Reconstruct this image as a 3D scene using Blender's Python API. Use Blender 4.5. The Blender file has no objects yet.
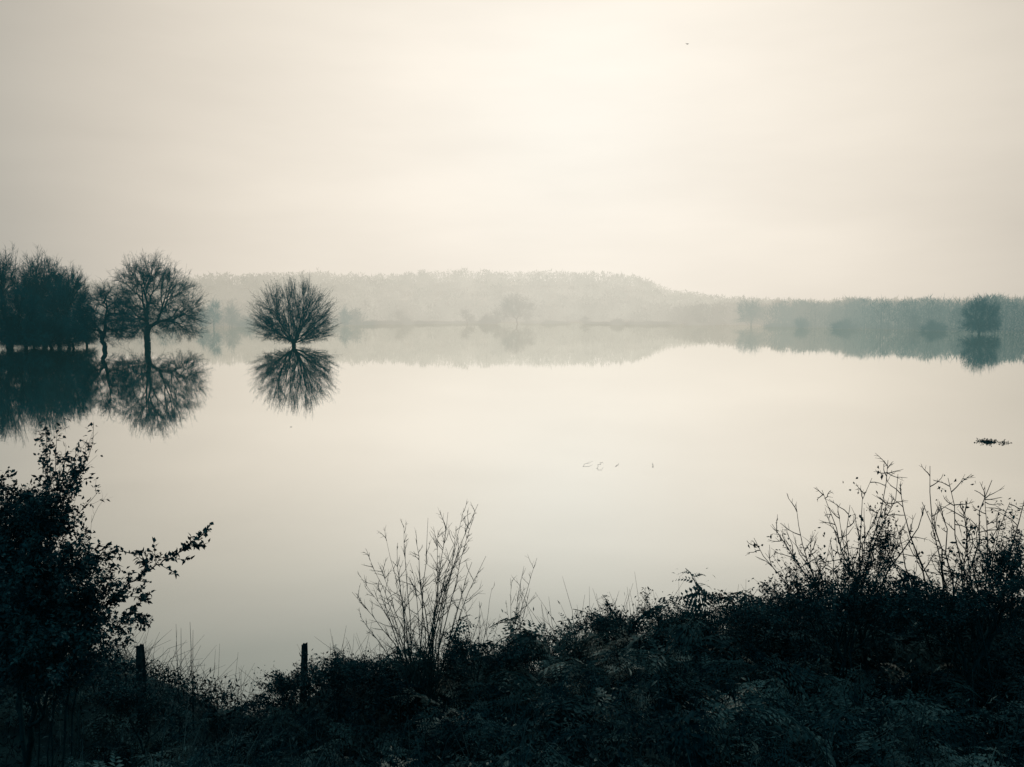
import bpy, math, random
import numpy as np
from mathutils import Vector

F=796.0; CAMH=6.0; VH=314.0; P=math.atan((383.5-VH)/F)
cp,sp=math.cos(P),math.sin(P)
scene=bpy.context.scene
col=scene.collection
rs=np.random.RandomState

def ray(u,v):
    r=(u-512)/F; up=(383.5-v)/F
    return np.array([r, cp+up*sp, -sp+up*cp])
def at(u,v,y):
    d=ray(u,v); t=y/d[1]
    return np.array([d[0]*t, y, CAMH+d[2]*t])
def on_water(u,v):
    d=ray(u,v); t=-CAMH/d[2]
    return np.array([d[0]*t,d[1]*t,0.0])
def xat(u,y):
    return at(u,600,y)[0]

# ------------------------------------------------------------ mesh helpers
class MB:
    def __init__(s): s.V=[]; s.Q=[]; s.T=[]; s.n=0
    def add(s,V,Q=None,T=None):
        V=np.asarray(V,float).reshape(-1,3)
        if Q is not None and len(Q): s.Q.append(np.asarray(Q,int)+s.n)
        if T is not None and len(T): s.T.append(np.asarray(T,int)+s.n)
        s.V.append(V); s.n+=len(V)
    def tubes(s,P0,P1,R0,R1,k=3):
        P0=np.asarray(P0,float);P1=np.asarray(P1,float)
        N=len(P0)
        if N==0:return
        R0=np.broadcast_to(R0,(N,));R1=np.broadcast_to(R1,(N,))
        D=P1-P0; L=np.linalg.norm(D,axis=1)+1e-9; D=D/L[:,None]
        ref=np.where(np.abs(D[:,2:3])>.9,np.array([[1,0,0.]]),np.array([[0,0,1.]]))
        A=np.cross(D,ref);A/=np.linalg.norm(A,axis=1)[:,None]+1e-9
        B=np.cross(D,A)
        V=np.zeros((N,2*k,3))
        for i in range(k):
            a=2*math.pi*i/k
            o=A*math.cos(a)+B*math.sin(a)
            V[:,i]=P0+o*R0[:,None]; V[:,k+i]=P1+o*R1[:,None]
        b=np.arange(N)[:,None]*2*k
        Q=[]
        for i in range(k):
            j=(i+1)%k
            Q.append(np.concatenate([b+i,b+j,b+k+j,b+k+i],1))
        s.add(V.reshape(-1,3),np.concatenate(Q))
    def leaves(s,C,D,Nn,L,W):
        C=np.asarray(C,float);N=len(C)
        if N==0:return
        D=D/(np.linalg.norm(D,axis=1)[:,None]+1e-9)
        S=np.cross(D,Nn);S/=np.linalg.norm(S,axis=1)[:,None]+1e-9
        U=np.cross(S,D)
        L=np.broadcast_to(L,(N,))[:,None];W=np.broadcast_to(W,(N,))[:,None]
        V=np.stack([C, C+D*L*.45+S*W*.5+U*W*.15, C+D*L-U*L*.12, C+D*L*.45-S*W*.5+U*W*.15, C+D*L*.5-U*W*.05],1)
        b=np.arange(N)[:,None]*5
        T=np.concatenate([np.concatenate([b,b+1,b+4],1),np.concatenate([b+1,b+2,b+4],1),np.concatenate([b+2,b+3,b+4],1),np.concatenate([b+3,b,b+4],1)])
        s.add(V.reshape(-1,3),None,T)
    def mesh(s,name,mat,smooth=False):
        me=bpy.data.meshes.new(name)
        f=[]
        if s.Q: f+=np.concatenate(s.Q).tolist()
        if s.T: f+=np.concatenate(s.T).tolist()
        me.from_pydata(np.concatenate(s.V).tolist(),[],f)
        me.materials.append(mat)
        if smooth: me.polygons.foreach_set('use_smooth',[True]*len(me.polygons))
        me.update()
        return me
def obj(name,me,parent=None,loc=(0,0,0),**kw):
    o=bpy.data.objects.new(name,me); col.objects.link(o)
    o.location=loc
    if parent: o.parent=parent
    for k,v in kw.items(): o[k]=v
    return o
def rand_dirs(r,n):
    d=r.normal(size=(n,3)); return d/np.linalg.norm(d,axis=1)[:,None]

# ------------------------------------------------------------ sky colour group
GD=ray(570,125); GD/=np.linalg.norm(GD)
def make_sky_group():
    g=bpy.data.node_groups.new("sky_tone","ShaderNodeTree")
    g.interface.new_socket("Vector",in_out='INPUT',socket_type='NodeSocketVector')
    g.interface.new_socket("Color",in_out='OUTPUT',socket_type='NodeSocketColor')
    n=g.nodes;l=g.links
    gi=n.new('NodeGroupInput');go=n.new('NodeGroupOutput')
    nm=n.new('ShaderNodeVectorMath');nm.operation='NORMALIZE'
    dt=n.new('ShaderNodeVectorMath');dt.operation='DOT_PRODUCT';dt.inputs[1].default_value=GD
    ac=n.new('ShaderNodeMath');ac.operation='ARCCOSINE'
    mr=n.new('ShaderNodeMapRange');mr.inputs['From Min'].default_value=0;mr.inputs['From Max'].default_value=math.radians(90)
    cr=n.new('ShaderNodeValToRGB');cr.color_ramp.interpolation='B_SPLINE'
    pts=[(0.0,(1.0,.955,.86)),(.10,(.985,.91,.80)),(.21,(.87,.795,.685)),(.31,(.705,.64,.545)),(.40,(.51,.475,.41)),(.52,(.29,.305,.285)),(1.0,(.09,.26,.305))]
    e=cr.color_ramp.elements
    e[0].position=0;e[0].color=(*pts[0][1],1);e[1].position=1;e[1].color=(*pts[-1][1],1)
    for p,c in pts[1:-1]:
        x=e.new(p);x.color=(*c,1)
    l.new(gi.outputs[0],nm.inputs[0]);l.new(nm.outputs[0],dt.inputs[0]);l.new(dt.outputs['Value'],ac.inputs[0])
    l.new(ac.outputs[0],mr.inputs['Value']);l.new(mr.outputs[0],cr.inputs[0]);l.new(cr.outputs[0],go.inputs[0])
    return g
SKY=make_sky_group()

w=bpy.data.worlds.new("World");scene.world=w;w.use_nodes=True
n=w.node_tree.nodes;l=w.node_tree.links
bg=n['Background'];bg.inputs[1].default_value=1.0
tc=n.new('ShaderNodeTexCoord')
sg=n.new('ShaderNodeGroup');sg.node_tree=SKY
l.new(tc.outputs['Generated'],sg.inputs[0])
mp=n.new('ShaderNodeMapping');mp.inputs['Scale'].default_value=(1.2,1.2,5.0);mp.inputs['Rotation'].default_value=(0.0,0.35,0.0)
no=n.new('ShaderNodeTexNoise');no.inputs['Scale'].default_value=2.2;no.inputs['Detail'].default_value=6;no.inputs['Roughness'].default_value=.5
l.new(tc.outputs['Generated'],mp.inputs[0]);l.new(mp.outputs[0],no.inputs['Vector'])
mr=n.new('ShaderNodeMapRange');mr.inputs['From Min'].default_value=.3;mr.inputs['From Max'].default_value=.7;mr.inputs['To Min'].default_value=.945;mr.inputs['To Max'].default_value=1.045
l.new(no.outputs['Fac'],mr.inputs['Value'])
vm=n.new('ShaderNodeVectorMath');vm.operation='SCALE'
l.new(sg.outputs[0],vm.inputs[0]);l.new(mr.outputs[0],vm.inputs['Scale'])
ns=n.new('ShaderNodeTexSky');ns.sky_type='NISHITA';ns.sun_disc=False;ns.sun_elevation=math.radians(48);ns.sun_rotation=math.radians(5)
ns2=n.new('ShaderNodeVectorMath');ns2.operation='SCALE';ns2.inputs['Scale'].default_value=.0003
l.new(ns.outputs[0],ns2.inputs[0])
ad=n.new('ShaderNodeVectorMath');ad.operation='ADD'
l.new(vm.outputs[0],ad.inputs[0]);l.new(ns2.outputs[0],ad.inputs[1])
l.new(ad.outputs[0],bg.inputs[0])

# ------------------------------------------------------------ materials
PAINTED_HAZE=[(0,0),(90,.0),(150,.035),(200,.06),(250,.13),(300,.26),(360,.45),(430,.62),(560,.72),(900,.77),(1500,.92)]  # distance from origin, share of mist emission painted over the surface
def material(name,c0,c1,scale=3.0,rough=.8,painted_haze=False,rand=False,detail=4,lo=.35,hi=.7):
    m=bpy.data.materials.new(name);m.use_nodes=True
    n=m.node_tree.nodes;l=m.node_tree.links
    b=n['Principled BSDF'];out=n['Material Output']
    b.inputs['Roughness'].default_value=rough
    b.inputs['Specular IOR Level'].default_value=.03
    ge=n.new('ShaderNodeNewGeometry')
    nz=n.new('ShaderNodeTexNoise');nz.inputs['Scale'].default_value=scale;nz.inputs['Detail'].default_value=detail
    l.new(ge.outputs['Position'],nz.inputs['Vector'])
    r=n.new('ShaderNodeMapRange');r.inputs['From Min'].default_value=lo;r.inputs['From Max'].default_value=hi
    if rand:
        oi=n.new('ShaderNodeObjectInfo')
        a=n.new('ShaderNodeMath');a.operation='MULTIPLY_ADD';a.inputs[1].default_value=.3;a.inputs[2].default_value=-.15
        l.new(oi.outputs['Random'],a.inputs[0])
        a2=n.new('ShaderNodeMath');a2.operation='ADD'
        l.new(a.outputs[0],a2.inputs[0]);l.new(nz.outputs['Fac'],a2.inputs[1]);l.new(a2.outputs[0],r.inputs['Value'])
    else: l.new(nz.outputs['Fac'],r.inputs['Value'])
    mx=n.new('ShaderNodeMix');mx.data_type='RGBA'
    mx.inputs['A'].default_value=(*c0,1);mx.inputs['B'].default_value=(*c1,1)
    l.new(r.outputs[0],mx.inputs['Factor']);l.new(mx.outputs['Result'],b.inputs['Base Color'])
    if painted_haze:  # no real mist: sky-coloured emission mixed into the surface, growing with distance
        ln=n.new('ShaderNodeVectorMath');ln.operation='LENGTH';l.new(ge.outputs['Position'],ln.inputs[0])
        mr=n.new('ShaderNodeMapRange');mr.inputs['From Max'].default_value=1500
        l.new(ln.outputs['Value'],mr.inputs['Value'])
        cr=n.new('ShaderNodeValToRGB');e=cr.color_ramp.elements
        e[0].color=(0,0,0,1);e[1].color=(PAINTED_HAZE[-1][1],)*3+(1,)
        for d,v in PAINTED_HAZE[1:-1]:
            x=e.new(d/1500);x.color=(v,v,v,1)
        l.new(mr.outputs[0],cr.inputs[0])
        # noise makes the painted-in mist uneven
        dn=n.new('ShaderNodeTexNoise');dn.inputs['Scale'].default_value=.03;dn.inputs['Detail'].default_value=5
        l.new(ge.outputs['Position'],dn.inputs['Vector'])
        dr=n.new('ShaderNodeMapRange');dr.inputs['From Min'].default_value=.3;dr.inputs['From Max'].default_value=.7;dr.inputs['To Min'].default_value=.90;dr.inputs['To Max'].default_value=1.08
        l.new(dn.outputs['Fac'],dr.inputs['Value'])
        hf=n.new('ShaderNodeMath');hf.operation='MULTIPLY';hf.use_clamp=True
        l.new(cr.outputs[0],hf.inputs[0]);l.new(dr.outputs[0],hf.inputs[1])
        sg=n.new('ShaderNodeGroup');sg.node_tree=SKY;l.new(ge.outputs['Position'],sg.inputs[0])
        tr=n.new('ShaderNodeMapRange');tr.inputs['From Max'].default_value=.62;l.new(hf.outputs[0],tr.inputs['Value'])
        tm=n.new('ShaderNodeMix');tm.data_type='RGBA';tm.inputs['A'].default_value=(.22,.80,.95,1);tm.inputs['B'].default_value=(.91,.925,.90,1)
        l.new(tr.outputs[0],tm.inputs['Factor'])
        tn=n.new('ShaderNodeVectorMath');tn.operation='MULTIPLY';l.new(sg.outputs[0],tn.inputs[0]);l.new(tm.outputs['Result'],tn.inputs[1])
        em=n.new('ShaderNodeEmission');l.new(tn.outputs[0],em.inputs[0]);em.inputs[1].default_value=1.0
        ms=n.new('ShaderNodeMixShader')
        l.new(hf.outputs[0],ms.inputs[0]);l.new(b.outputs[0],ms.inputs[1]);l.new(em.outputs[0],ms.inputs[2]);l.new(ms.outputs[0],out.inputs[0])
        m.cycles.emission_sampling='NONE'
    return m
M_bark=material("wet_bark",(.003,.040,.050),(.010,.075,.088),2,painted_haze=True)
M_twig=material("winter_twigs",(.004,.070,.088),(.012,.115,.135),.6,painted_haze=True)
M_wood=material("distant_woodland",(.015,.075,.090),(.10,.20,.21),.05,painted_haze=True,detail=7,lo=.3,hi=.75)
M_ground=material("damp_earth",(.001,.014,.019),(.012,.038,.042),2.5,painted_haze=True)
M_fern=material("withered_bracken",(.001,.022,.030),(.065,.125,.128),3.5,rand=True,lo=.42,hi=.80)
M_fern_dry=material("dry_bracken",(.02,.055,.06),(.44,.42,.37),6,rand=True,lo=.38,hi=.78)
M_leaf=material("bramble_leaves",(.001,.024,.033),(.025,.085,.095),9,rough=.5,lo=.4,hi=.75)
M_litter=material("undergrowth",(.001,.015,.022),(.045,.09,.095),5,lo=.44,hi=.8)
M_deadleaf=material("dead_leaves",(.05,.08,.08),(.38,.36,.31),8,lo=.3,hi=.7)
M_stem=material("dark_stems",(.001,.024,.032),(.012,.052,.06),14)
M_stem2=material("pale_grey_stems",(.005,.036,.043),(.04,.085,.088),14)
M_post=material("weathered_post",(.002,.018,.024),(.03,.055,.06),22)

def water_mat():
    m=bpy.data.materials.new("still_flood_water");m.use_nodes=True
    n=m.node_tree.nodes;l=m.node_tree.links
    n.remove(n['Principled BSDF']);out=n['Material Output']
    lw=n.new('ShaderNodeLayerWeight');lw.inputs[0].default_value=.5
    cr=n.new('ShaderNodeValToRGB');e=cr.color_ramp.elements
    e[0].position=.35;e[0].color=(.10,.10,.10,1);e[1].position=1;e[1].color=(.99,.99,.99,1)
    for p,v in [(.52,.22),(.62,.42),(.72,.72),(.82,.92),(.9,.98)]:
        x=e.new(p);x.color=(v,v,v,1)
    l.new(lw.outputs['Facing'],cr.inputs[0])
    df=n.new('ShaderNodeBsdfDiffuse');df.inputs[0].default_value=(.085,.20,.205,1)
    gl=n.new('ShaderNodeBsdfGlossy');gl.inputs[0].default_value=(.975,.975,.955,1)
    ge=n.new('ShaderNodeNewGeometry')
    nz=n.new('ShaderNodeTexNoise');nz.inputs['Scale'].default_value=1.3;nz.inputs['Detail'].default_value=3
    l.new(ge.outputs['Position'],nz.inputs['Vector'])
    bp=n.new('ShaderNodeBump');bp.inputs['Strength'].default_value=.4;bp.inputs['Distance'].default_value=.0024
    l.new(nz.outputs['Fac'],bp.inputs['Height']);l.new(bp.outputs[0],gl.inputs['Normal'])
    n2=n.new('ShaderNodeTexNoise');n2.inputs['Scale'].default_value=.035;n2.inputs['Detail'].default_value=4
    l.new(ge.outputs['Position'],n2.inputs['Vector'])
    mr=n.new('ShaderNodeMapRange');mr.inputs['From Min'].default_value=.35;mr.inputs['From Max'].default_value=.7;mr.inputs['To Min'].default_value=.006;mr.inputs['To Max'].default_value=.035
    l.new(n2.outputs['Fac'],mr.inputs['Value']);l.new(mr.outputs[0],gl.inputs['Roughness'])
    ms=n.new('ShaderNodeMixShader')
    l.new(cr.outputs[0],ms.inputs[0]);l.new(df.outputs[0],ms.inputs[1]);l.new(gl.outputs[0],ms.inputs[2]);l.new(ms.outputs[0],out.inputs[0])
    return m
M_water=water_mat()

# ------------------------------------------------------------ ground
SIL=[(-200,600),(0,640),(60,665),(100,690),(120,690),(150,694),(175,722),(215,718),(240,700),(265,672),(290,650),(320,650),(350,660),(400,670),(450,662),(500,654),(540,642),(570,622),(600,614),(640,606),(670,604),(700,610),(740,610),(780,604),(820,606),(900,604),(1024,596),(1200,580)]
SU=[a for a,b in SIL];SV=[b for a,b in SIL]
HILL=[(-400,292),(-100,290),(0,288),(120,284),(170,282),(195,279),(240,276),(265,274),(285,272),(330,273),(370,274),(400,273),(425,270),(440,272),(470,269),(500,271),(540,270),(570,273),(600,273),(625,275),(640,277),(655,283),(672,290),(700,294),(740,298),(850,300),(1024,300),(1500,300)]
HU=[a for a,b in HILL];HV=[b for a,b in HILL]
SHORE=[(-600,520),(0,560),(300,600),(600,590),(660,520),(720,450),(800,395),(880,355),(950,330),(1024,310),(1300,280)]
def sstep(a,b,x):
    t=np.clip((x-a)/(b-a),0,1);return t*t*(3-2*t)
def gz(x,y):
    x=np.asarray(x,float);y=np.asarray(y,float)
    u6=512+F*x/6
    v=np.interp(u6,SU,SV)
    off=np.interp(u6,[0,250,520,600,1100],[.62,.64,.56,.52,.56])
    c=6-6*(v-314)/796-off
    road=4.30
    z=road+(c-road)*sstep(1.0,6.0,y)
    z=np.where(y>6,c,z)
    z=z+(-1.2-z)*sstep(6.0,13.5,y)
    z+= .05*np.sin(x*2.1+y*1.3)+.04*np.sin(x*4.7-y*3.1)
    r=np.hypot(x,y)
    u=np.where(y>1,512+F*x/np.maximum(y,1),512+np.sign(x)*3000)
    S=np.interp(u,[a for a,b in SHORE],[b for a,b in SHORE])+8*np.sin(u*.021)+4*np.sin(u*.07)
    far=-1.2+2.2*sstep(S-15,S+25,r)
    hv=np.interp(u,HU,HV)
    H=(314-hv)/796*1050+6-14
    far=far+np.maximum(H-2,0)*sstep(640,1050,r)+3*np.sin(x*.011)*sstep(900,1300,r)
    z=np.where((r>60)&(y>20),far,z)
    z=np.where((y<=20)&(y>13.5),-1.2,z)
    return z
def build_ground():
    rad=[0.0]+list(np.arange(.5,15,.35))+list(np.geomspace(15,6000,110))
    nth=520
    th=np.linspace(0,2*math.pi,nth,endpoint=False)
    R=np.array(rad[1:])
    X=R[:,None]*np.sin(th)[None];Y=R[:,None]*np.cos(th)[None]
    Z=gz(X,Y)
    V=np.concatenate([[[0,0,float(gz(0,0))]],np.stack([X,Y,Z],-1).reshape(-1,3)])
    Q=[]
    for i in range(len(R)-1):
        a=1+i*nth+np.arange(nth);b=1+i*nth+(np.arange(nth)+1)%nth
        Q.append(np.stack([a,a+nth,b+nth,b],1))
    a=1+np.arange(nth);b=1+(np.arange(nth)+1)%nth
    T=np.stack([np.zeros(nth,int),a,b],1)
    mb=MB();mb.add(V,np.concatenate(Q),T)
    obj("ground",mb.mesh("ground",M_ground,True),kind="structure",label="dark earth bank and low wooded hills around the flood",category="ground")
build_ground()
mb=MB();R=2600;k=96
th=np.linspace(0,2*math.pi,k,endpoint=False)
mb.add(np.concatenate([[[0,0,0]],np.stack([R*np.sin(th),R*np.cos(th),0*th],1)]),None,[(0,1+(i+1)%k,1+i) for i in range(k)])
obj("water",mb.mesh("water",M_water),kind="structure",label="calm flood water reflecting trees and pale sky",category="water")

# ------------------------------------------------------------ tree generator
def grow(base,tips,r,rtip,expo=.43,f0=.32,first=None,jit=.10,fan=0,fanf=.05):
    S0=[];S1=[];N0=[];N1=[]
    def rec(p,idx,depth):
        n=len(idx)
        c=tips[idx].mean(0)
        if n==1:
            q=tips[idx[0]];m=(p+q)/2+r.normal(size=3)*jit*.6*np.linalg.norm(q-p)
            S0.extend([p,m]);S1.extend([m,q]);N0.extend([1,1]);N1.extend([1,.5]);return
        f=fanf if depth<fan else f0*(.8+.4*r.rand())
        st=c-p
        q=p+f*st+r.normal(size=3)*jit*f*np.linalg.norm(st)
        S0.append(p);S1.append(q);N0.append(n);N1.append(n*.9)
        d=tips[idx]-q;d=d/(np.linalg.norm(d,axis=1)[:,None]+1e-6)
        d=d-d.mean(0)
        ax=np.linalg.svd(d[:400],full_matrices=False)[2][0]+r.normal(size=3)*.35
        pr=d@ax;o=np.argsort(pr);k=max(1,min(n-1,int(n*(.3+.4*r.rand()))))
        rec(q,idx[o[:k]],depth+1);rec(q,idx[o[k:]],depth+1)
    p=np.array(base,float);idx=np.arange(len(tips))
    if first is not None:
        pts=[p]+[np.array(a,float) for a in first]
        for a,b in zip(pts[:-1],pts[1:]):
            S0.append(a);S1.append(b);N0.append(len(tips)*(1.35 if a is pts[0] else 1.1));N1.append(len(tips)*1.05)
        p=pts[-1]
    rec(p,idx,0)
    S0=np.array(S0);S1=np.array(S1)
    return S0,S1,rtip*np.array(N0,float)**expo,rtip*np.array(N1,float)**expo,np.array(N0)
def env_tips(r,ells,n,shell=.45,zmin=.4):
    out=[]
    tot=sum(e[3]*e[4]*e[5] for e in ells)
    for e in ells:
        m=int(n*e[3]*e[4]*e[5]/tot)+1
        d=rand_dirs(r,m)
        rad=(shell+(1-shell)*r.rand(m)**.6)
        rad*=1+.10*np.sin(d[:,0]*7+e[0])*np.cos(d[:,2]*6+e[1])+.05*r.normal(size=m)
        p=np.array(e[:3])+d*np.array(e[3:6])*rad[:,None]
        out.append(p[p[:,2]>zmin])
    return np.concatenate(out)
def tree_mesh(seed,ells,ntips,first,rtip=.02,twigs=6,tl=.9,tr=.013,expo=.43,fan=0,f0=.32,zmin=.5,shell=.45,jit=.10,up=.15,wild=.75,fanf=.05):
    r=rs(seed)
    tips=env_tips(r,ells,ntips,shell,zmin)
    S0,S1,R0,R1,N0=grow((0,0,-1.3),tips,r,rtip,expo,f0,first,jit,fan,fanf)
    big=N0>=10
    a=MB();a.tubes(S0[big],S1[big],R0[big],R1[big],6)
    b=MB();b.tubes(S0[~big],S1[~big],R0[~big],R1[~big],3)
    e=N0<=3
    p0=S0[e];p1=S1[e];d=p1-p0;d/=np.linalg.norm(d,axis=1)[:,None]+1e-9
    for k in range(twigs):
        t=r.rand(len(p0))[:,None]
        s=p0+(p1-p0)*t
        q=d*.8+rand_dirs(r,len(p0))*wild+np.array([0,0,up]);q/=np.linalg.norm(q,axis=1)[:,None]
        L=tl*(.5+.8*r.rand(len(p0)))[:,None]
        m=s+q*L*.5;q2=q+rand_dirs(r,len(p0))*.35
        ee=m+q2*L*.5
        b.tubes(s,m,tr,tr*.85,3);b.tubes(m,ee,tr*.85,tr*.5,3)
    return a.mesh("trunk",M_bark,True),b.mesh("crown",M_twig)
def place_tree(name,meshes,loc,scale=(1,1,1),rot=0,**kw):
    e=bpy.data.objects.new(name,None);col.objects.link(e);e.empty_display_size=.5
    e.location=loc;e.scale=scale if not isinstance(scale,(int,float)) else (scale,)*3
    e.rotation_euler=(0,0,rot)
    for k,v in kw.items(): e[k]=v
    for nm,me in zip(("trunk","crown"),meshes):
        o=bpy.data.objects.new(nm,me);col.objects.link(o);o.parent=e
    return e
T="tree"
oak=tree_mesh(3,[(2.2,0,8.8,9.8,8,7.8),(-2.5,0,5.6,6.4,6,5.2),(7,0,4.2,6.0,5,4.1),(.8,1,14.2,6.2,5,4.2)],2100,[(.15,0,.8),(0,0,2.0)],rtip=.018,twigs=6,expo=.445,jit=.13,zmin=.2,tr=.012,shell=.3,f0=.24,tl=.75,wild=.95)
place_tree("oak_tree",oak,on_water(147,346),1,0,label="tall leafless oak standing in flood water",category=T)
rnd=tree_mesh(8,[(0,0,6.6,8.7,8.3,7.1),(0,0,3.6,9.0,8,3.6)],2100,[(0,0,-.4),(0,0,.1)],rtip=.0145,twigs=6,expo=.45,fan=4,fanf=.03,f0=.23,shell=.35,zmin=.1,jit=.10,tl=.6,tr=.0095,wild=1.2)
place_tree("willow_tree",rnd,on_water(294,346),1,.4,label="round leafless willow fanning out of flood water",category=T)
lean=tree_mesh(12,[(0.4,0,6.6,4.8,4.5,5.0),(3.2,0,4.0,3.8,3,3.4),(-2.8,0,4.0,3.2,3,3.6)],800,[(.4,0,.8),(-.2,0,1.6)],rtip=.020,twigs=6,tl=.75,jit=.16,tr=.013,zmin=.2)
place_tree("alder_tree",lean,on_water(103,350),1,0,label="small leafless alder leaning beside the oak",category=T)
mass1=tree_mesh(21,[(0,0,9.5,5.8,6,8.2),(2.5,0,2.6,7.0,5,2.8),(-3,0,13.0,3.6,4,4.6),(4,0,11,2.6,3,3.5)],1000,[(0,0,.1),(.2,0,.6)],rtip=.022,twigs=6,tl=.95,tr=.0145,zmin=-.1,shell=.2,f0=.25,jit=.14)
mass2=tree_mesh(22,[(0,0,8.8,4.8,5.5,8.2),(-1.5,0,2.4,6.8,5,2.6),(3.0,0,11.6,2.8,3,4.6),(-4,0,8,2.4,3,4)],950,[(0,0,.1),(-.2,0,.5)],rtip=.022,twigs=6,tl=.95,tr=.0145,zmin=-.1,shell=.2,f0=.25,jit=.14)
G="leafless trees standing in flood water"
for i,(u,v,ht,m,ro) in enumerate([(8,346,19.2,0,0),(45,345,19.2,1,2.0),(-24,347,18.8,1,1.0),(70,347,14.2,1,.6),(26,350,12.0,1,2.6),(-10,351,12.0,1,4.1),(60,344,17.0,0,4.0),(-55,346,18,0,5),(-90,347,17.5,1,3),(87,346,8.4,1,2),(12,348.5,6.2,0,2),(34,347.5,6.0,1,5),(52,349,6.6,1,1),(74,349,5.4,0,3.3)]):
    me=(mass1,mass2)[m];h0=(18.0,17.2)[m];s=ht/h0
    w_=s*(1.6 if ht<7 else 1)
    place_tree("alder_tree",me,on_water(u,v),(w_,w_,s),ro,label="dense leafless alder in a flooded clump" if ht>7 else "low spreading alder scrub in a flooded clump",category=T,group=G)
small=[tree_mesh(31,[(0,0,6.6,6.3,6.2,5.6),(2,0,2.6,6,5,3.0),(-2,0,2.4,5,5,2.8)],480,[(0,0,.1),(0,0,.5)],rtip=.026,twigs=6,tl=1.5,tr=.02,zmin=.05,shell=.25,f0=.25,jit=.14),
       tree_mesh(35,[(-1,0,7.4,4.8,5,4.8),(2.8,0,5.0,4.6,4,4.4),(-3.4,0,3.6,4,4,3.6)],300,[(.2,0,.2),(-.1,0,.8)],rtip=.023,twigs=6,tl=1.7,tr=.016,zmin=.1,shell=.3,f0=.25,jit=.16)]
bush=[tree_mesh(32,[(-.6,0,1.7,2.6,3,3.0),(2.2,0,1.0,2.6,2.5,1.7),(-3,0,.6,1.6,2,1.2)],150,[(0,0,-.2),(0,0,0.05)],rtip=.022,twigs=6,tl=1.9,tr=.02,zmin=0,fan=3,shell=.1),
      tree_mesh(36,[(1.2,0,1.5,2.0,3,2.8),(-1.6,0,1.2,2.4,2.5,2.2),(3.4,0,.4,1.6,2,1.1)],130,[(0,0,-.2),(0,0,0.05)],rtip=.022,twigs=6,tl=2.0,tr=.02,zmin=0,fan=3,shell=.1)]
slim=[tree_mesh(33,[(0,0,4.6,2.2,2.2,5.0),(.8,0,2,2.2,2,2)],110,[(0,0,.2),(0,0,.6)],rtip=.024,twigs=6,tl=1.4,tr=.017,zmin=.1,shell=.2,jit=.16),
      tree_mesh(37,[(-.8,0,5.4,1.7,2,4.2),(1.2,0,3.2,1.8,2,3.4)],100,[(0,0,.2),(.2,0,.6)],rtip=.024,twigs=5,tl=1.5,tr=.017,zmin=.1,shell=.2,jit=.16)]
scrub=[tree_mesh(38,[(0,0,.3,9,2.5,1.5),(-5,0,.3,4,2,2.4),(4.5,0,.2,5,2,1.9)],420,[(0,0,-.3),(0,0,-.1)],rtip=.02,twigs=8,tl=1.0,tr=.03,zmin=0,fan=4,shell=.1)]
sizes={'small':(small,12.8,13.4),'bush':(bush,5.4,8.6),'slim':(slim,10.2,5),'scrub':(scrub,2.9,19)}
cnt_put=0
def put(kind,u,v,top,width,ro=0,**kw):
    global cnt_put
    ms,h0,w0=sizes[kind];me=ms[kw.get('var',cnt_put)%len(ms)];cnt_put+=1
    p=on_water(u,v);d=p[1];px=d/F
    sz=(v-top)*px/h0;sx=width*px/w0
    nm={'small':'willow_tree','bush':'willow_bush','slim':'alder_tree','scrub':'willow_thicket'}[kind]
    lb={'small':'leafless willow standing in misty flood water','bush':'low ragged bush rising from flood water','slim':'slender leafless alder in misty flood water','scrub':'thin low strip of willow scrub in flood water'}[kind]
    place_tree(nm,me,p,(sx,sx if kind!='scrub' else sz,sz),ro,label=kw.get('label',lb),category='bush' if kind in('bush','scrub') else T,group={'small':'misty willows in the flood','bush':'bushes in the flood','slim':'misty alders in the flood','scrub':'strips of willow scrub in the flood'}[kind])
put('small',979,334,291,38,0,var=0,label="dark leafless willow at the edge of a misty wood")
put('slim',995,333,297,14,1)
put('slim',915,330,309,14,.5)
put('bush',843,329,316,26,0)
put('bush',802,328,315,20,1)
put('small',751,326,296,46,1,var=1,label="wide wispy leafless willow in misty flood water")
put('slim',718,325.5,309,14,2)
put('slim',735,325.5,315,12,3)
put('bush',618,325,317,20,2)
put('small',517,324,291,40,0,var=1)
put('bush',488,324,313,20,.3)
put('slim',467,324,307,15,.7)
put('slim',497,324,306,12,1.7)
put('bush',550,324,319,20,2.3)
put('slim',585,324,314,12,3.3)
put('slim',402,325,308,16,.2)
put('bush',408,325,318,16,1.3)
put('slim',690,325.5,314,12,.9)
put('bush',885,329,321,16,2)
put('bush',935,331,317,26,2.8)
put('slim',232,327,299,20,1.1)
put('slim',214,328,296,20,2.2)
put('slim',345,326,303,16,.4)
put('bush',246,327,317,22,.4)
put('slim',203,328,304,16,.4)
put('slim',355,325,307,12,1.4)
for u,v,t,w_ in [(384,324.5,319,50),(362,325,320,30),(545,323.5,320,60),(300,325,318,70),(235,326,318,70),(640,324.5,320.5,44),(470,323.5,320,60),(780,327,322,40),(700,325.5,321,36),(430,324,320,50),(660,324.5,320,50),(600,324,321,40)]:
    put('scrub',u,v,t,w_,.1)

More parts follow.
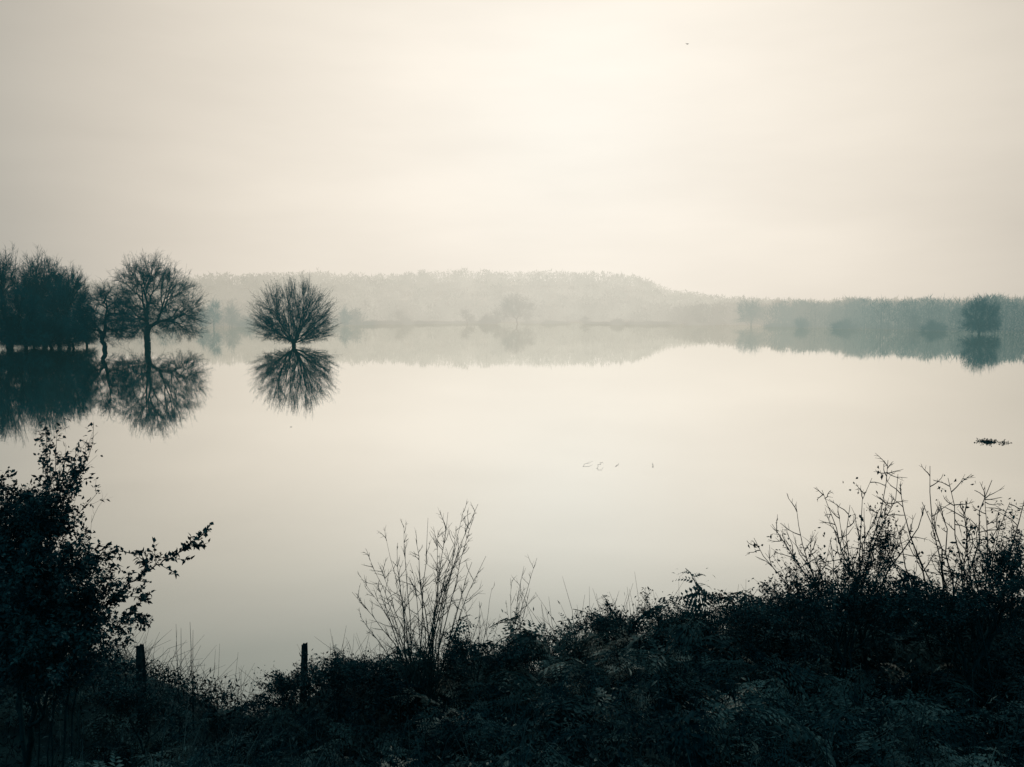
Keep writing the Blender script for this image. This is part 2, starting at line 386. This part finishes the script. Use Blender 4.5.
# ------------------------------------------------------------ distant woods
def wood(name,pos,hts,nsp,width,label,r,cw=.42,sl=.14,wz=.72):
    N=len(pos);
    mb=MB()
    a=r.rand(N,nsp)*2*math.pi;rr=np.sqrt(r.rand(N,nsp));zz=r.rand(N,nsp)
    prof=np.sin(np.clip(zz*wz+(1-wz),0,1)*math.pi)**.6+.08
    cwid=(hts*cw*(.8+.5*r.rand(N)))[:,None]
    c=np.stack([pos[:,0:1]+np.cos(a)*rr*prof*cwid,pos[:,1:2]+np.sin(a)*rr*prof*cwid,pos[:,2:3]+hts[:,None]*(.0+.93*zz)],-1)
    out=np.stack([np.cos(a)*.5,np.sin(a)*.5,.45+.5*r.rand(N,nsp)],-1)+r.normal(size=(N,nsp,3))*.45
    L=(hts[:,None,None]*sl)*(.5+r.rand(N,nsp,1))
    c=c.reshape(-1,3);o=(out*L).reshape(-1,3)
    s=r.normal(size=c.shape);s[:,2]*=.4;s/=np.linalg.norm(s,axis=1)[:,None];s*=width*(.5+.9*r.rand(len(c),1))
    V=np.stack([c-s,c+s,c+o],1)
    V[:,:,2]=np.maximum(V[:,:,2],0.03)
    mb.add(V.reshape(-1,3),None,np.arange(len(c)*3).reshape(-1,3))
    P0=pos.copy();P0[:,2]-=.5;P1=pos.copy();P1[:,2]+=hts*.75
    mb.tubes(P0,P1,.010*hts+.06,.08,4)
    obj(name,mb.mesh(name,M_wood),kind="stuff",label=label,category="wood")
r=rs(5)
N=5200
u=r.uniform(-250,1180,N);d=r.uniform(610,1090,N)
x=(u-512)/F*d;y=d;z=gz(x,y)
h=(10+5.5*r.rand(N)**1.4)*(1+.08*np.sin(u*.05+d*.01)+.08*np.sin(u*.17+d*.02)*np.sin(u*.31))
wood("hillside_wood",np.stack([x,y,z],1),h,44,.85,"misty leafless wood covering a low hill",r,.50,.15,.80)
def shore_wood(u0,u1,N,off0,off1,h0,h1,nsp,wd,label,seed,cw=.36,wob=.12,sl=.1):
    r=rs(seed)
    u=r.uniform(u0,u1,N)
    S=np.interp(u,[a for a,b in SHORE],[b for a,b in SHORE])+8*np.sin(u*.021)+4*np.sin(u*.07)
    d=S+r.uniform(off0,off1,N)
    k=1/np.sqrt(1+((u-512)/F)**2)
    x=(u-512)/F*d*k;y=d*k;z=gz(x,y)
    z=np.maximum(z,-.3)
    h=r.uniform(h0,h1,N)*(1+wob*np.sin(u*.09))
    wood("shoreline_wood",np.stack([x,y,z],1),h,nsp,wd,label,r,cw,sl)
shore_wood(770,1200,800,-8,80,8.2,12.4,190,.16,"misty leafless wood along the far shore",41,.40,.05,.10)
shore_wood(665,860,260,0,60,7,12.0,130,.25,"misty leafless wood along the far shore",44,.42,.1,.12)
shore_wood(-200,690,620,4,60,3.5,9,60,.34,"pale scrub and trees along the far shore",42,.5,.2,.14)
shore_wood(-200,360,400,-190,-100,4.5,8.8,110,.2,"misty leafless trees beyond flooded willows",43,.42,.2,.14)

# ------------------------------------------------------------ foreground ferns
def frond(r,L,droop,az,el0,dry):
    n=16
    t=np.linspace(0,1,n+1)
    el=el0-droop*t**1.3
    st=L/n
    dx=np.cos(el)*st;dz=np.sin(el)*st
    px=np.concatenate([[0],np.cumsum(dx[:-1])]);pz=np.concatenate([[0],np.cumsum(dz[:-1])])
    side=r.normal()*.12
    P_=np.stack([px,side*t**2*L,pz],1)
    C=[];D=[];Nn=[];Ls=[];Ws=[]
    for i in range(3,n):
        tt=t[i]
        pl=L*.34*math.sin(math.pi*min(1,(1.02-tt)*.95+.02))**.8*(1-.25*tt)*(.7+.5*r.rand())
        if pl<.01:continue
        fw=np.array([math.cos(el[i]),0,math.sin(el[i])]);up=np.array([-math.sin(el[i]),0,math.cos(el[i])])
        for sgn in (-1,1):
            if r.rand()<.16:continue
            dd=np.array([0,sgn,0])*.9+fw*.45+up*(-.4+.5*r.normal()*(1.5 if dry else 1.0))
            dd/=np.linalg.norm(dd)
            K=7
            for k in range(K):
                s=(k+.5)/K
                c=P_[i]+dd*pl*s-up*pl*s*s*.4
                q=fw-dd*np.dot(fw,dd);q/=np.linalg.norm(q)+1e-6
                w_=pl*.30*(1-s*.8)
                for s2 in (-1,1):
                    C.append(c);D.append(q*s2+dd*.5);Nn.append(up+r.normal(size=3)*.6);Ls.append(w_);Ws.append(w_*.45)
            C.append(P_[i]+dd*pl*.9);D.append(dd);Nn.append(up);Ls.append(pl*.18);Ws.append(pl*.05)
    ca,sa=math.cos(az),math.sin(az)
    Rm=np.array([[ca,-sa,0],[sa,ca,0],[0,0,1]])
    return P_@Rm.T,np.array(C)@Rm.T,np.array(D)@Rm.T,np.array(Nn)@Rm.T,np.array(Ls),np.array(Ws)
def fern_mesh(seed,nf,L,dry=False):
    r=rs(seed);mb=MB()
    for i in range(nf):
        P_,C,D,Nn,Ls,Ws=frond(r,L*(.7+.5*r.rand()),(1.3+1.3*r.rand())*(1.25 if dry else 1),r.rand()*6.283,.9+.5*r.rand(),dry)
        mb.tubes(P_[:-1],P_[1:],.0035,.0028,3)
        mb.leaves(C,D,Nn,Ls,Ws)
    return mb.mesh("bracken_fern",M_fern_dry if dry else M_fern)
ferns=[fern_mesh(100+i,7,.62) for i in range(7)]
fdry=[fern_mesh(120+i,5,.58,True) for i in range(4)]
r=rs(77)
def fern(x,y,dry,s,tall=1):
    z=float(gz(x,y))-.03
    me=(fdry if dry else ferns)[r.randint(4 if dry else 7)]
    o=obj("bracken_fern",me,loc=(x,y,z),label="withered pale bracken fern on the bank" if dry else "dark drooping bracken fern on the bank",category="fern",group="bracken ferns on the bank")
    o.scale=(s,s,s*tall);o.rotation_euler=(r.normal()*.15,r.normal()*.15,r.rand()*6.28)
for i in range(190):
    y=2.6+4.7*r.rand()**.8
    x=r.uniform(-1,1)*(y*.68+.4)
    dry=r.rand()<(.36 if (x>-.1 and x<1.7 and y>4.3) else .03)
    big=.75 if x<-1.3 else .9
    fern(x,y,dry,big*(.75+.5*r.rand()),.75+.4*r.rand())
for i in range(72):
    u=r.uniform(545,1040);y=r.uniform(5.0,6.4)
    fern(xat(u,y),y,r.rand()<(.42 if u<760 else .08),.75+.5*r.rand(),.9+.35*r.rand())
for i in range(18):
    u=r.uniform(240,540);y=r.uniform(5.2,6.3)
    fern(xat(u,y),y,r.rand()<.15,.5+.4*r.rand(),.85)
for u in (112,122,130,138,146,154,280,288,296,304,312,320):
    fern(xat(u,5.75),5.75,False,.66,1.0)

r=rs(9)
N=46000
y=1.6+8.0*r.rand(N)**.85;x=r.uniform(-1,1,N)*(y*.72+.8)
hh=.30*(.55+.45*np.sin(x*2.3+1)*np.cos(y*1.7))+.10
hh=np.clip(hh,.08,.42)
z=gz(x,y)+r.rand(N)**.8*hh
mb=MB()
D=rand_dirs(r,N);D[:,2]-=.1
mb.leaves(np.stack([x,y,z],1),D,rand_dirs(r,N)+np.array([0,0,.8]),.025+.045*r.rand(N),.008+.016*r.rand(N))
N=8000
y=1.8+7.5*r.rand(N)**.85;x=r.uniform(-1,1,N)*(y*.72+.8);z=gz(x,y)
d=rand_dirs(r,N);d[:,2]=np.abs(d[:,2])*1.0+.35;L=(.15+.33*r.rand(N))[:,None]
p0=np.stack([x,y,z],1);p1=p0+d*L*.6;p2=p1+(d+rand_dirs(r,N)*.5-np.array([0,0,.4]))*L*.5
mb.tubes(p0,p1,.0028,.002,3);mb.tubes(p1,p2,.002,.001,3)
obj("undergrowth",mb.mesh("undergrowth",M_litter),kind="stuff",label="tangled dark brambles and dead stalks covering the bank",category="undergrowth")
mb=MB();N=100
y=3.0+4.0*r.rand(N);x=r.uniform(-.3,1,N)*(y*.66);z=gz(x,y)+.15+.25*r.rand(N)
mb.leaves(np.stack([x,y,z],1),rand_dirs(r,N),rand_dirs(r,N)+np.array([0,-.6,.8]),.02+.045*r.rand(N)**2,.014+.03*r.rand(N)**2)
obj("dead_leaves",mb.mesh("dead_leaves",M_deadleaf),kind="stuff",label="scattered pale dead leaves caught in bracken",category="leaves")

# ------------------------------------------------------------ foreground shrubs
def shrub(name,seed,base,clusters,rtip,expo,twigs,tl,leafn,leafL,label,cat,stemmat,leafmat=M_leaf,f0=.3,jit=.12,fan=0,spread=.8,pm=.3):
    r=rs(seed);tips=[];ld=[]
    for (u,v,su,sv,yd,sy,n,de) in clusters:
        for k in range(n):
            tips.append(at(u+r.normal()*su,v+r.normal()*sv,yd+r.normal()*sy));ld.append(de)
    tips=np.array(tips);base=np.array(base,float)
    S0,S1,R0,R1,N0=grow(base,tips,r,rtip,expo,f0,None,jit,fan)
    a=MB();
    L=np.linalg.norm(S1-S0,axis=1)[:,None]
    M=(S0+S1)/2+r.normal(size=S0.shape)*L*.06
    Rm=(R0+R1)/2
    a.tubes(S0,M,R0,Rm,5);a.tubes(M,S1,Rm,R1,5)
    e=N0<=2
    p0=S0[e];p1=S1[e];d=p1-p0;Ld=np.linalg.norm(d,axis=1)[:,None]+1e-9;d=d/Ld
    E=[];DE=[]
    def dens(P_):
        out=np.zeros(len(P_))
        for s in range(0,len(P_),2000):
            q=P_[s:s+2000];dd=((q[:,None]-tips[None])**2).sum(-1);out[s:s+2000]=np.array(ld)[dd.argmin(1)]
        return out
    for k in range(twigs):
        t=r.rand(len(p0))[:,None];s=p0+(p1-p0)*t
        q=d+rand_dirs(r,len(p0))*spread+np.array([0,0,.2]);q/=np.linalg.norm(q,axis=1)[:,None]
        ll=tl*(.35+.9*r.rand(len(p0)))[:,None];m=s+q*ll*.5;ee=m+(q+rand_dirs(r,len(p0))*.3)*ll*.5
        a.tubes(s,m,rtip*.75,rtip*.6,3);a.tubes(m,ee,rtip*.6,rtip*.35,3)
        E+= [m,ee,(s+m)/2];DE+=[q,q,q]
    par=bpy.data.objects.new(name,None);col.objects.link(par);par.location=base;par["label"]=label;par["category"]=cat
    o=obj("stem",a.mesh("stem",stemmat,True),par);o.location=-base
    if leafn:
        E=np.concatenate(E);DE=np.concatenate(DE);de=dens(E)
        patch=.5+.5*np.sin(E[:,0]*11+seed)*np.sin(E[:,2]*13+E[:,1]*7)
        de=de*(pm+.95*patch)
        b=MB()
        for k in range(leafn):
            ok=r.rand(len(E))<de
            C=E[ok]+r.normal(size=(ok.sum(),3))*.012
            q=DE[ok]*.4+rand_dirs(r,ok.sum())+np.array([0,0,-.25])
            b.leaves(C,q,rand_dirs(r,ok.sum())+np.array([0,0,.9]),leafL*(.4+.9*r.rand(ok.sum())),leafL*.55*(.4+.9*r.rand(ok.sum())))
        if b.n:
            o=obj("foliage",b.mesh("foliage",leafmat),par);o.location=-base
    return par
def gp(u,y): 
    x=xat(u,y);return (x,y,float(gz(x,y))-.05)
shrub("hawthorn_bush",51,gp(5,4.3),[
 (10,610,30,32,4.3,.35,120,.95),(38,655,36,20,4.3,.35,120,.95),(2,550,24,28,4.3,.3,80,.9),(24,512,20,12,4.3,.2,38,.9),(46,570,20,24,4.3,.25,60,.9),
 (80,605,24,22,4.3,.2,50,.9),(66,485,12,16,4.3,.1,14,.8),(47,440,5,5,4.3,.1,4,.9),(88,445,7,8,4.3,.1,4,.7),(12,492,12,8,4.3,.1,10,.8),(95,560,14,12,4.3,.12,10,.8)],
 .0015,.44,5,.09,3,.029,"leafy dark hawthorn bush on the bank","bush",M_stem,pm=.45)
def spray(name,seed,base,pts,yd,r0,label,leafL=.032,n_side=22):
    r=rs(seed);P_=[np.array(base)]+[at(u,v,yd) for u,v in pts]
    P_=np.array(P_);tt=np.linspace(0,len(P_)-1,34)
    Q_=np.stack([np.interp(tt,range(len(P_)),P_[:,i]) for i in range(3)],1)
    for _ in range(3): Q_[1:-1]=(Q_[:-2]+2*Q_[1:-1]+Q_[2:])/4
    Q_[1:-1]+=r.normal(size=Q_[1:-1].shape)*.006
    a=MB();ra=np.linspace(r0,r0*.25,34);a.tubes(Q_[:-1],Q_[1:],ra[:-1],ra[1:],5)
    E=[];D=[]
    for k in range(n_side):
        i=r.randint(6,33);s=Q_[i];q=(Q_[i]-Q_[i-1]);q/=np.linalg.norm(q);q=q+rand_dirs(r,1)[0]*.75+np.array([0,0,.15]);q/=np.linalg.norm(q)
        L=(.05+.16*r.rand())*(1.2-i/45);e=s+q*L
        a.tubes([s],[e],r0*.3,r0*.15,3)
        for j in range(11):
            t=.15+.9*r.rand();E.append(s+q*L*t);D.append(q)
    for i in range(8,34):
        E.append(Q_[i]);D.append(rand_dirs(r,1)[0])
    E=np.array(E);D=np.array(D)*.5+rand_dirs(r,len(E))
    b=MB();b.leaves(E,D,rand_dirs(r,len(E))+np.array([0,0,.9]),leafL*(.5+.8*r.rand(len(E))),leafL*.6*(.5+.8*r.rand(len(E))))
    par=bpy.data.objects.new(name,None);col.objects.link(par);par.location=base;par["label"]=label;par["category"]="bramble"
    bb=np.array(base)
    o=obj("stem",a.mesh("stem",M_stem,True),par);o.location=-bb
    o=obj("foliage",b.mesh("foliage",M_leaf),par);o.location=-bb
AL="long arching leafy bramble spray beside dark hawthorn"
spray("bramble_spray",91,gp(40,4.3),[(70,650),(102,608),(132,582),(160,562),(184,550),(203,538)],4.25,.0075,AL,n_side=38)
spray("bramble_spray",92,gp(30,4.3),[(60,640),(90,608),(118,596),(142,596)],4.3,.006,AL,n_side=26)
spray("bramble_spray",93,gp(30,4.35),[(55,620),(80,575),(103,552),(126,550),(146,560)],4.35,.006,AL,n_side=26)
spray("bramble_spray",94,gp(25,4.35),[(40,600),(52,530),(62,485),(66,456)],4.35,.006,"tall upright leafy bramble spray above hawthorn",n_side=20)
spray("bramble_spray",95,gp(45,4.3),[(80,655),(108,630),(130,618),(146,622)],4.3,.006,AL,n_side=24)
def wand_clump(name,seed,base,tipsuv,yd,rb,sub,label,mat,subl=.35,yj=.25,crook=.008,bow=.14,side=.55,baser=.06,leafp=0):
    r=rs(seed);base=np.array(base);mb=MB();LE=[]
    for (u,v) in tipsuv:
        tip=at(u,v,yd+r.normal()*yj)
        b0=base+np.array([r.normal()*baser,r.normal()*baser,0])
        n=9;t=np.linspace(0,1,n+1)[:,None]
        dirn=tip-b0
        out=dirn*np.array([1,1,0])
        wob=np.cumsum(r.normal(size=(n+1,3))*crook,0);wob=wob-t*wob[-1]
        P_=b0+dirn*t-out*(bow*np.sin(t*math.pi))+wob
        H=np.linalg.norm(dirn)
        rr=rb*(.7+.5*r.rand())*(1-.82*t[:,0])
        mb.tubes(P_[:-1],P_[1:],rr[:-1],rr[1:],5)
        for k in range(sub):
            i=r.randint(2,n);s=P_[i]+(P_[min(n,i+1)]-P_[i])*r.rand()
            dd=dirn/H+rand_dirs(r,1)[0]*side;dd/=np.linalg.norm(dd)
            L=subl*H*(.35+.7*r.rand())*(1.15-i/n*.85)
            pts=[s];q=dd.copy()
            for j in range(4):
                q=q+rand_dirs(r,1)[0]*(.12+crook*10)+np.array([0,0,.05]);q/=np.linalg.norm(q)
                pts.append(pts[-1]+q*L*.25)
            ra=rb*.42*np.linspace(1,.3,5)
            mb.tubes(pts[:-1],pts[1:],ra[:-1],ra[1:],3)
            if r.rand()<leafp:
                for j in range(8): LE.append(pts[1+r.randint(4)]+r.normal(size=3)*.03)
            for j in range(3):
                s2=pts[1+r.randint(3)];d3=q+rand_dirs(r,1)[0]*.8
                mb.tubes([s2],[s2+d3*L*.25],rb*.2,rb*.09,3)
    if not leafp:
        return obj(name,mb.mesh(name,mat,True),label=label,category="sapling")
    par=bpy.data.objects.new(name,None);col.objects.link(par);par.location=base;par["label"]=label;par["category"]="shrub"
    o=obj("stem",mb.mesh("stem",mat,True),par);o.location=-base
    if LE:
        LE=np.array(LE);b=MB();q=rand_dirs(r,len(LE))+np.array([0,0,-.7])
        b.leaves(LE,q,rand_dirs(r,len(LE)),.028*(.5+.9*r.rand(len(LE))),.016*(.5+.9*r.rand(len(LE))))
        o=obj("foliage",b.mesh("foliage",M_leaf),par);o.location=-base
tp=[(352,592),(360,576),(368,555),(378,562),(386,538),(397,546),(404,526),(416,540),(428,518),(438,530),(448,512),(456,526),(464,508),(472,522),(478,504),(486,556),(472,562),(384,603),(452,572),(420,577),(360,616),(410,563),(440,553),(378,585),(395,575),(462,545)]
wand_clump("willow_sapling",61,gp(424,6.3),tp,6.3,.0072,16,"clump of bare thin willow shoots on the bank",M_stem2,.24,crook=.010,bow=.10,baser=.07,side=.85)
wand_clump("willow_sapling",62,gp(510,6.4),[(512,580),(524,566),(537,558),(506,600),(530,588),(520,596)],6.4,.0055,10,"small bare sapling with few twigs on the bank",M_stem2,.28,baser=.03,side=.8)
wand_clump("willow_sapling",63,gp(476,6.3),[(462,595),(480,605),(492,588),(500,614)],6.3,.0045,9,"low bare sapling beside thin willow shoots",M_stem,.3,baser=.01)
wand_clump("dead_stalk",64,gp(176,6.4),[(176,624),(181,628)],6.4,.006,0,"thin upright dead stalks beside the water",M_stem,yj=.03,crook=.003,baser=.004)
wand_clump("dead_stalk",65,gp(190,6.5),[(190,622),(193,630)],6.5,.006,0,"thin upright dead stalks beside the water",M_stem,yj=.03,crook=.003,baser=.004)
wand_clump("dead_stalk",66,gp(70,5.4),[(92,515),(60,508),(103,570)],5.4,.004,3,"thin bare stems rising through dark hawthorn",M_stem2,baser=.01)
E_=dict(crook=.024,bow=.04,side=1.15,baser=.06,leafp=.2)
wand_clump("elder_shrub",71,gp(868,5.4),[(754,538),(772,524),(796,504),(822,490),(838,510),(806,545),(786,566),(830,540),(850,505)],5.4,.010,15,"bare elder shrub with crooked angular twigs",M_stem,.28,**E_)
wand_clump("elder_shrub",74,gp(842,5.5),[(872,478),(888,460),(898,474),(864,508),(884,500),(908,518),(925,505)],5.5,.010,14,"bare elder shrub with crooked angular twigs",M_stem,.24,**E_)
wand_clump("elder_shrub",72,gp(968,5.3),[(900,488),(930,466),(948,478),(895,520),(922,502),(876,530),(940,510),(912,540)],5.3,.010,14,"bare elder shrub with crooked leaning twigs",M_stem,.26,**E_)
wand_clump("elder_shrub",73,gp(975,5.1),[(985,488),(992,480),(1010,502),(1026,494),(968,530),(1022,530),(1050,505),(1000,520),(962,504)],5.1,.0095,14,"bare elder shrub above dark brambles",M_stem,.26,**E_)
BL=(.0014,.45,5,.08,2,.024)
shrub("bramble_bush",74,gp(850,5.2),[(820,604,34,13,5.2,.25,58,.9),(880,600,36,14,5.2,.25,70,.9),(856,566,22,14,5.2,.2,26,.85),(800,570,14,12,5.2,.2,14,.8),(882,535,11,14,5.3,.1,16,1),(770,602,18,9,5.2,.2,16,.9)],*BL,"dense dark bramble bush beneath bare shrubs","bush",M_stem)
shrub("bramble_bush",75,gp(975,5.0),[(950,604,38,15,5.0,.25,80,.9),(1020,588,28,20,5.0,.25,70,.9),(985,560,22,15,5.0,.2,24,.85),(920,610,28,11,5.0,.2,40,.9),(1018,532,12,15,5.0,.2,16,.9)],*BL,"dense dark bramble bush on the bank crest","bush",M_stem)
shrub("bramble_bush",76,gp(640,5.9),[(600,622,20,9,5.9,.2,22,.9),(650,614,24,9,5.9,.2,24,.9),(700,622,24,8,5.9,.2,20,.9)],*BL,"low bramble bush among withered bracken","bush",M_stem)
shrub("bramble_bush",77,gp(745,5.6),[(745,616,26,10,5.6,.2,30,.9),(775,606,20,10,5.6,.2,24,.9)],*BL,"low leafy bramble on the bank crest","bush",M_stem)
shrub("bramble_bush",78,gp(310,5.9),[(280,684,14,7,5.9,.15,24,.9),(305,680,16,6,5.9,.15,34,.9),(335,668,20,6,6.0,.2,30,.9),(368,668,16,6,6.0,.2,20,.9)],*BL,"low trailing bramble around wooden post","bush",M_stem)
shrub("bramble_bush",80,gp(135,5.6),[(118,690,14,8,5.6,.15,30,.9),(140,696,16,7,5.6,.15,34,.9),(165,706,14,7,5.6,.15,20,.9)],*BL,"low dark bramble around old wooden post","bush",M_stem)
shrub("bramble_bush",79,gp(470,6.1),[(455,645,12,9,6.1,.2,20,.9),(490,652,16,7,6.1,.2,24,.9),(530,648,14,6,6.1,.2,16,.9)],*BL,"small leafy bramble beside thin willow shoots","bush",M_stem)

# ------------------------------------------------------------ fence posts
def post(u,vtop,y,rad,lean,seed,label):
    r=rs(seed);x=xat(u,y);z0=float(gz(x,y))-.2
    top=at(u,vtop,y)[2];H=top-z0;k=12;n=9
    V=[];
    wob=1+.12*r.normal(size=k)
    for i in range(n+1):
        t=i/n
        for j in range(k):
            a=2*math.pi*j/k;rr=rad*wob[j]*(1-.08*t+.05*r.normal())
            if i==n: rr*=.82
            V.append((math.cos(a)*rr+lean*t*H,math.sin(a)*rr,t*H+(.022*math.cos(a+1)+.006*r.normal() if i>=n-1 else 0)))
    V.append((lean*H,0,H+.004))
    Q=[(i*k+j,i*k+(j+1)%k,(i+1)*k+(j+1)%k,(i+1)*k+j) for i in range(n) for j in range(k)]
    T=[(n*k+j,n*k+(j+1)%k,len(V)-1) for j in range(k)]
    mb=MB();mb.add(V,Q,T)
    obj("fence_post",mb.mesh("fence_post",M_post),loc=(x,y,z0),label=label,category="fence post",group="old fence posts on the bank")
post(137,646,6.2,.036,.01,1,"weathered round wooden fence post in undergrowth")
post(299,644,6.4,.030,.05,2,"slightly leaning wooden fence post in undergrowth")

# ------------------------------------------------------------ floating debris
def debris(name,u,v,wpx,n,h,label,seed,leaf=True):
    r=rs(seed);p=on_water(u,v);W=wpx*p[1]/F
    mb=MB()
    k=20;V=[(0,0,.02)];
    for j in range(k):
        a=2*math.pi*j/k;q=.55+.55*r.rand();V.append((math.cos(a)*W*.36*q,math.sin(a)*W*.30*q,.004))
    mb.add(V,None,[(0,1+j,1+(j+1)%k) for j in range(k)])
    x=np.clip(r.normal(size=n)*W*.24,-W*.5,W*.5);y=np.clip(r.normal(size=n)*W*.2,-W*.4,W*.4)
    p0=np.stack([x,y,0*x-.01],1);d=rand_dirs(r,n);d[:,2]=np.abs(d[:,2])*.6
    p1=p0+d*W*.12;p1[:,2]=np.minimum(p1[:,2],h)
    mb.tubes(p0,p1,.010,.006,3)
    if leaf: mb.leaves(p1,rand_dirs(r,n),rand_dirs(r,n)+np.array([0,0,1.]),.12,.05)
    obj(name,mb.mesh(name,M_stem),loc=p,label=label,category="debris")
debris("floating_weed",988,442,28,90,.20,"dark clump of weed floating on water",1)
debris("floating_weed",1007,443,10,20,.06,"small scrap of weed floating on water",2)
debris("floating_stick",291,427,4,4,.10,"tiny dark stick poking from the water",3,False)
def twig(u,v,du,hh,seed):
    r=rs(seed);p=on_water(u,v);W=du*p[1]/F
    n=9;t=np.linspace(0,1,n)
    P_=np.stack([(t-.5)*W+r.normal(size=n)*.02,t*.8+r.normal(size=n)*.05,hh*np.sin(t*2.2)*(.6+.6*r.rand(n))-.03],1)
    mb=MB();ra=np.linspace(.007,.003,n);mb.tubes(P_[:-1],P_[1:],ra[:-1],ra[1:],4)
    q=P_[4];mb.tubes([q],[q+np.array([W*.22,.2,hh*.45])],.004,.002,3)
    obj("floating_twig",mb.mesh("floating_twig",M_stem2),loc=p,label="thin bent twig poking out of still water",category="twig",group="twigs poking from the water")
twig(588,467,14,.10,11);twig(601,469,10,.16,12);twig(617,468,9,.05,13);twig(655,468,4,.09,14);twig(634,469,6,.03,15)

# distant bird
p=at(687,44,70)
mb=MB()
prof=[(-.16,.004),(-.10,.02),(-.02,.038),(.06,.034),(.11,.022),(.15,.018),(.19,.003)]
k=8;V=[];Q=[]
for i,(xx,rr) in enumerate(prof):
    for j in range(k):
        a=2*math.pi*j/k;V.append((xx,math.cos(a)*rr,math.sin(a)*rr))
for i in range(len(prof)-1):
    for j in range(k):Q.append((i*k+j,i*k+(j+1)%k,(i+1)*k+(j+1)%k,(i+1)*k+j))
for s in (-1,1):
    b=len(V);V+=[(.07,s*.02,.01),(-.04,s*.02,.01),(.09,s*.16,.07),(-.03,s*.16,.06),(-.02,s*.32,.03),(-.05,s*.30,.03)]
    Q+=[(b,b+1,b+3,b+2),(b+2,b+3,b+5,b+4)]
b=len(V);V+=[(-.12,-.012,0),(-.12,.012,0),(-.22,.035,0),(-.22,-.035,0)];Q.append((b,b+1,b+2,b+3))
mb.add(V,Q);o=obj("flying_bird",mb.mesh("flying_bird",M_stem),loc=p,label="small dark bird flying in pale sky",category="bird")
o.rotation_euler=(.3,0,.6);o.scale=(.8,.8,.8)

# ------------------------------------------------------------ light and camera
s=bpy.data.lights.new("sun","SUN");s.energy=.7;s.angle=math.radians(18);s.color=(1,.95,.87)
so=bpy.data.objects.new("sun",s);col.objects.link(so)
az=math.radians(5);el=math.radians(48)
dv=Vector((math.sin(az)*math.cos(el),math.cos(az)*math.cos(el),math.sin(el)))
so.rotation_euler=dv.to_track_quat('Z','Y').to_euler()
cam=bpy.data.cameras.new("camera");co=bpy.data.objects.new("camera",cam);col.objects.link(co)
cam.sensor_width=36;cam.lens=36*F/1024;cam.clip_start=.05;cam.clip_end=10000
co.location=(0,0,CAMH);co.rotation_euler=(math.radians(90)-P,0,0)
scene.camera=co
scene.view_settings.view_transform='Standard';scene.view_settings.look='None';scene.view_settings.exposure=0;scene.view_settings.gamma=1
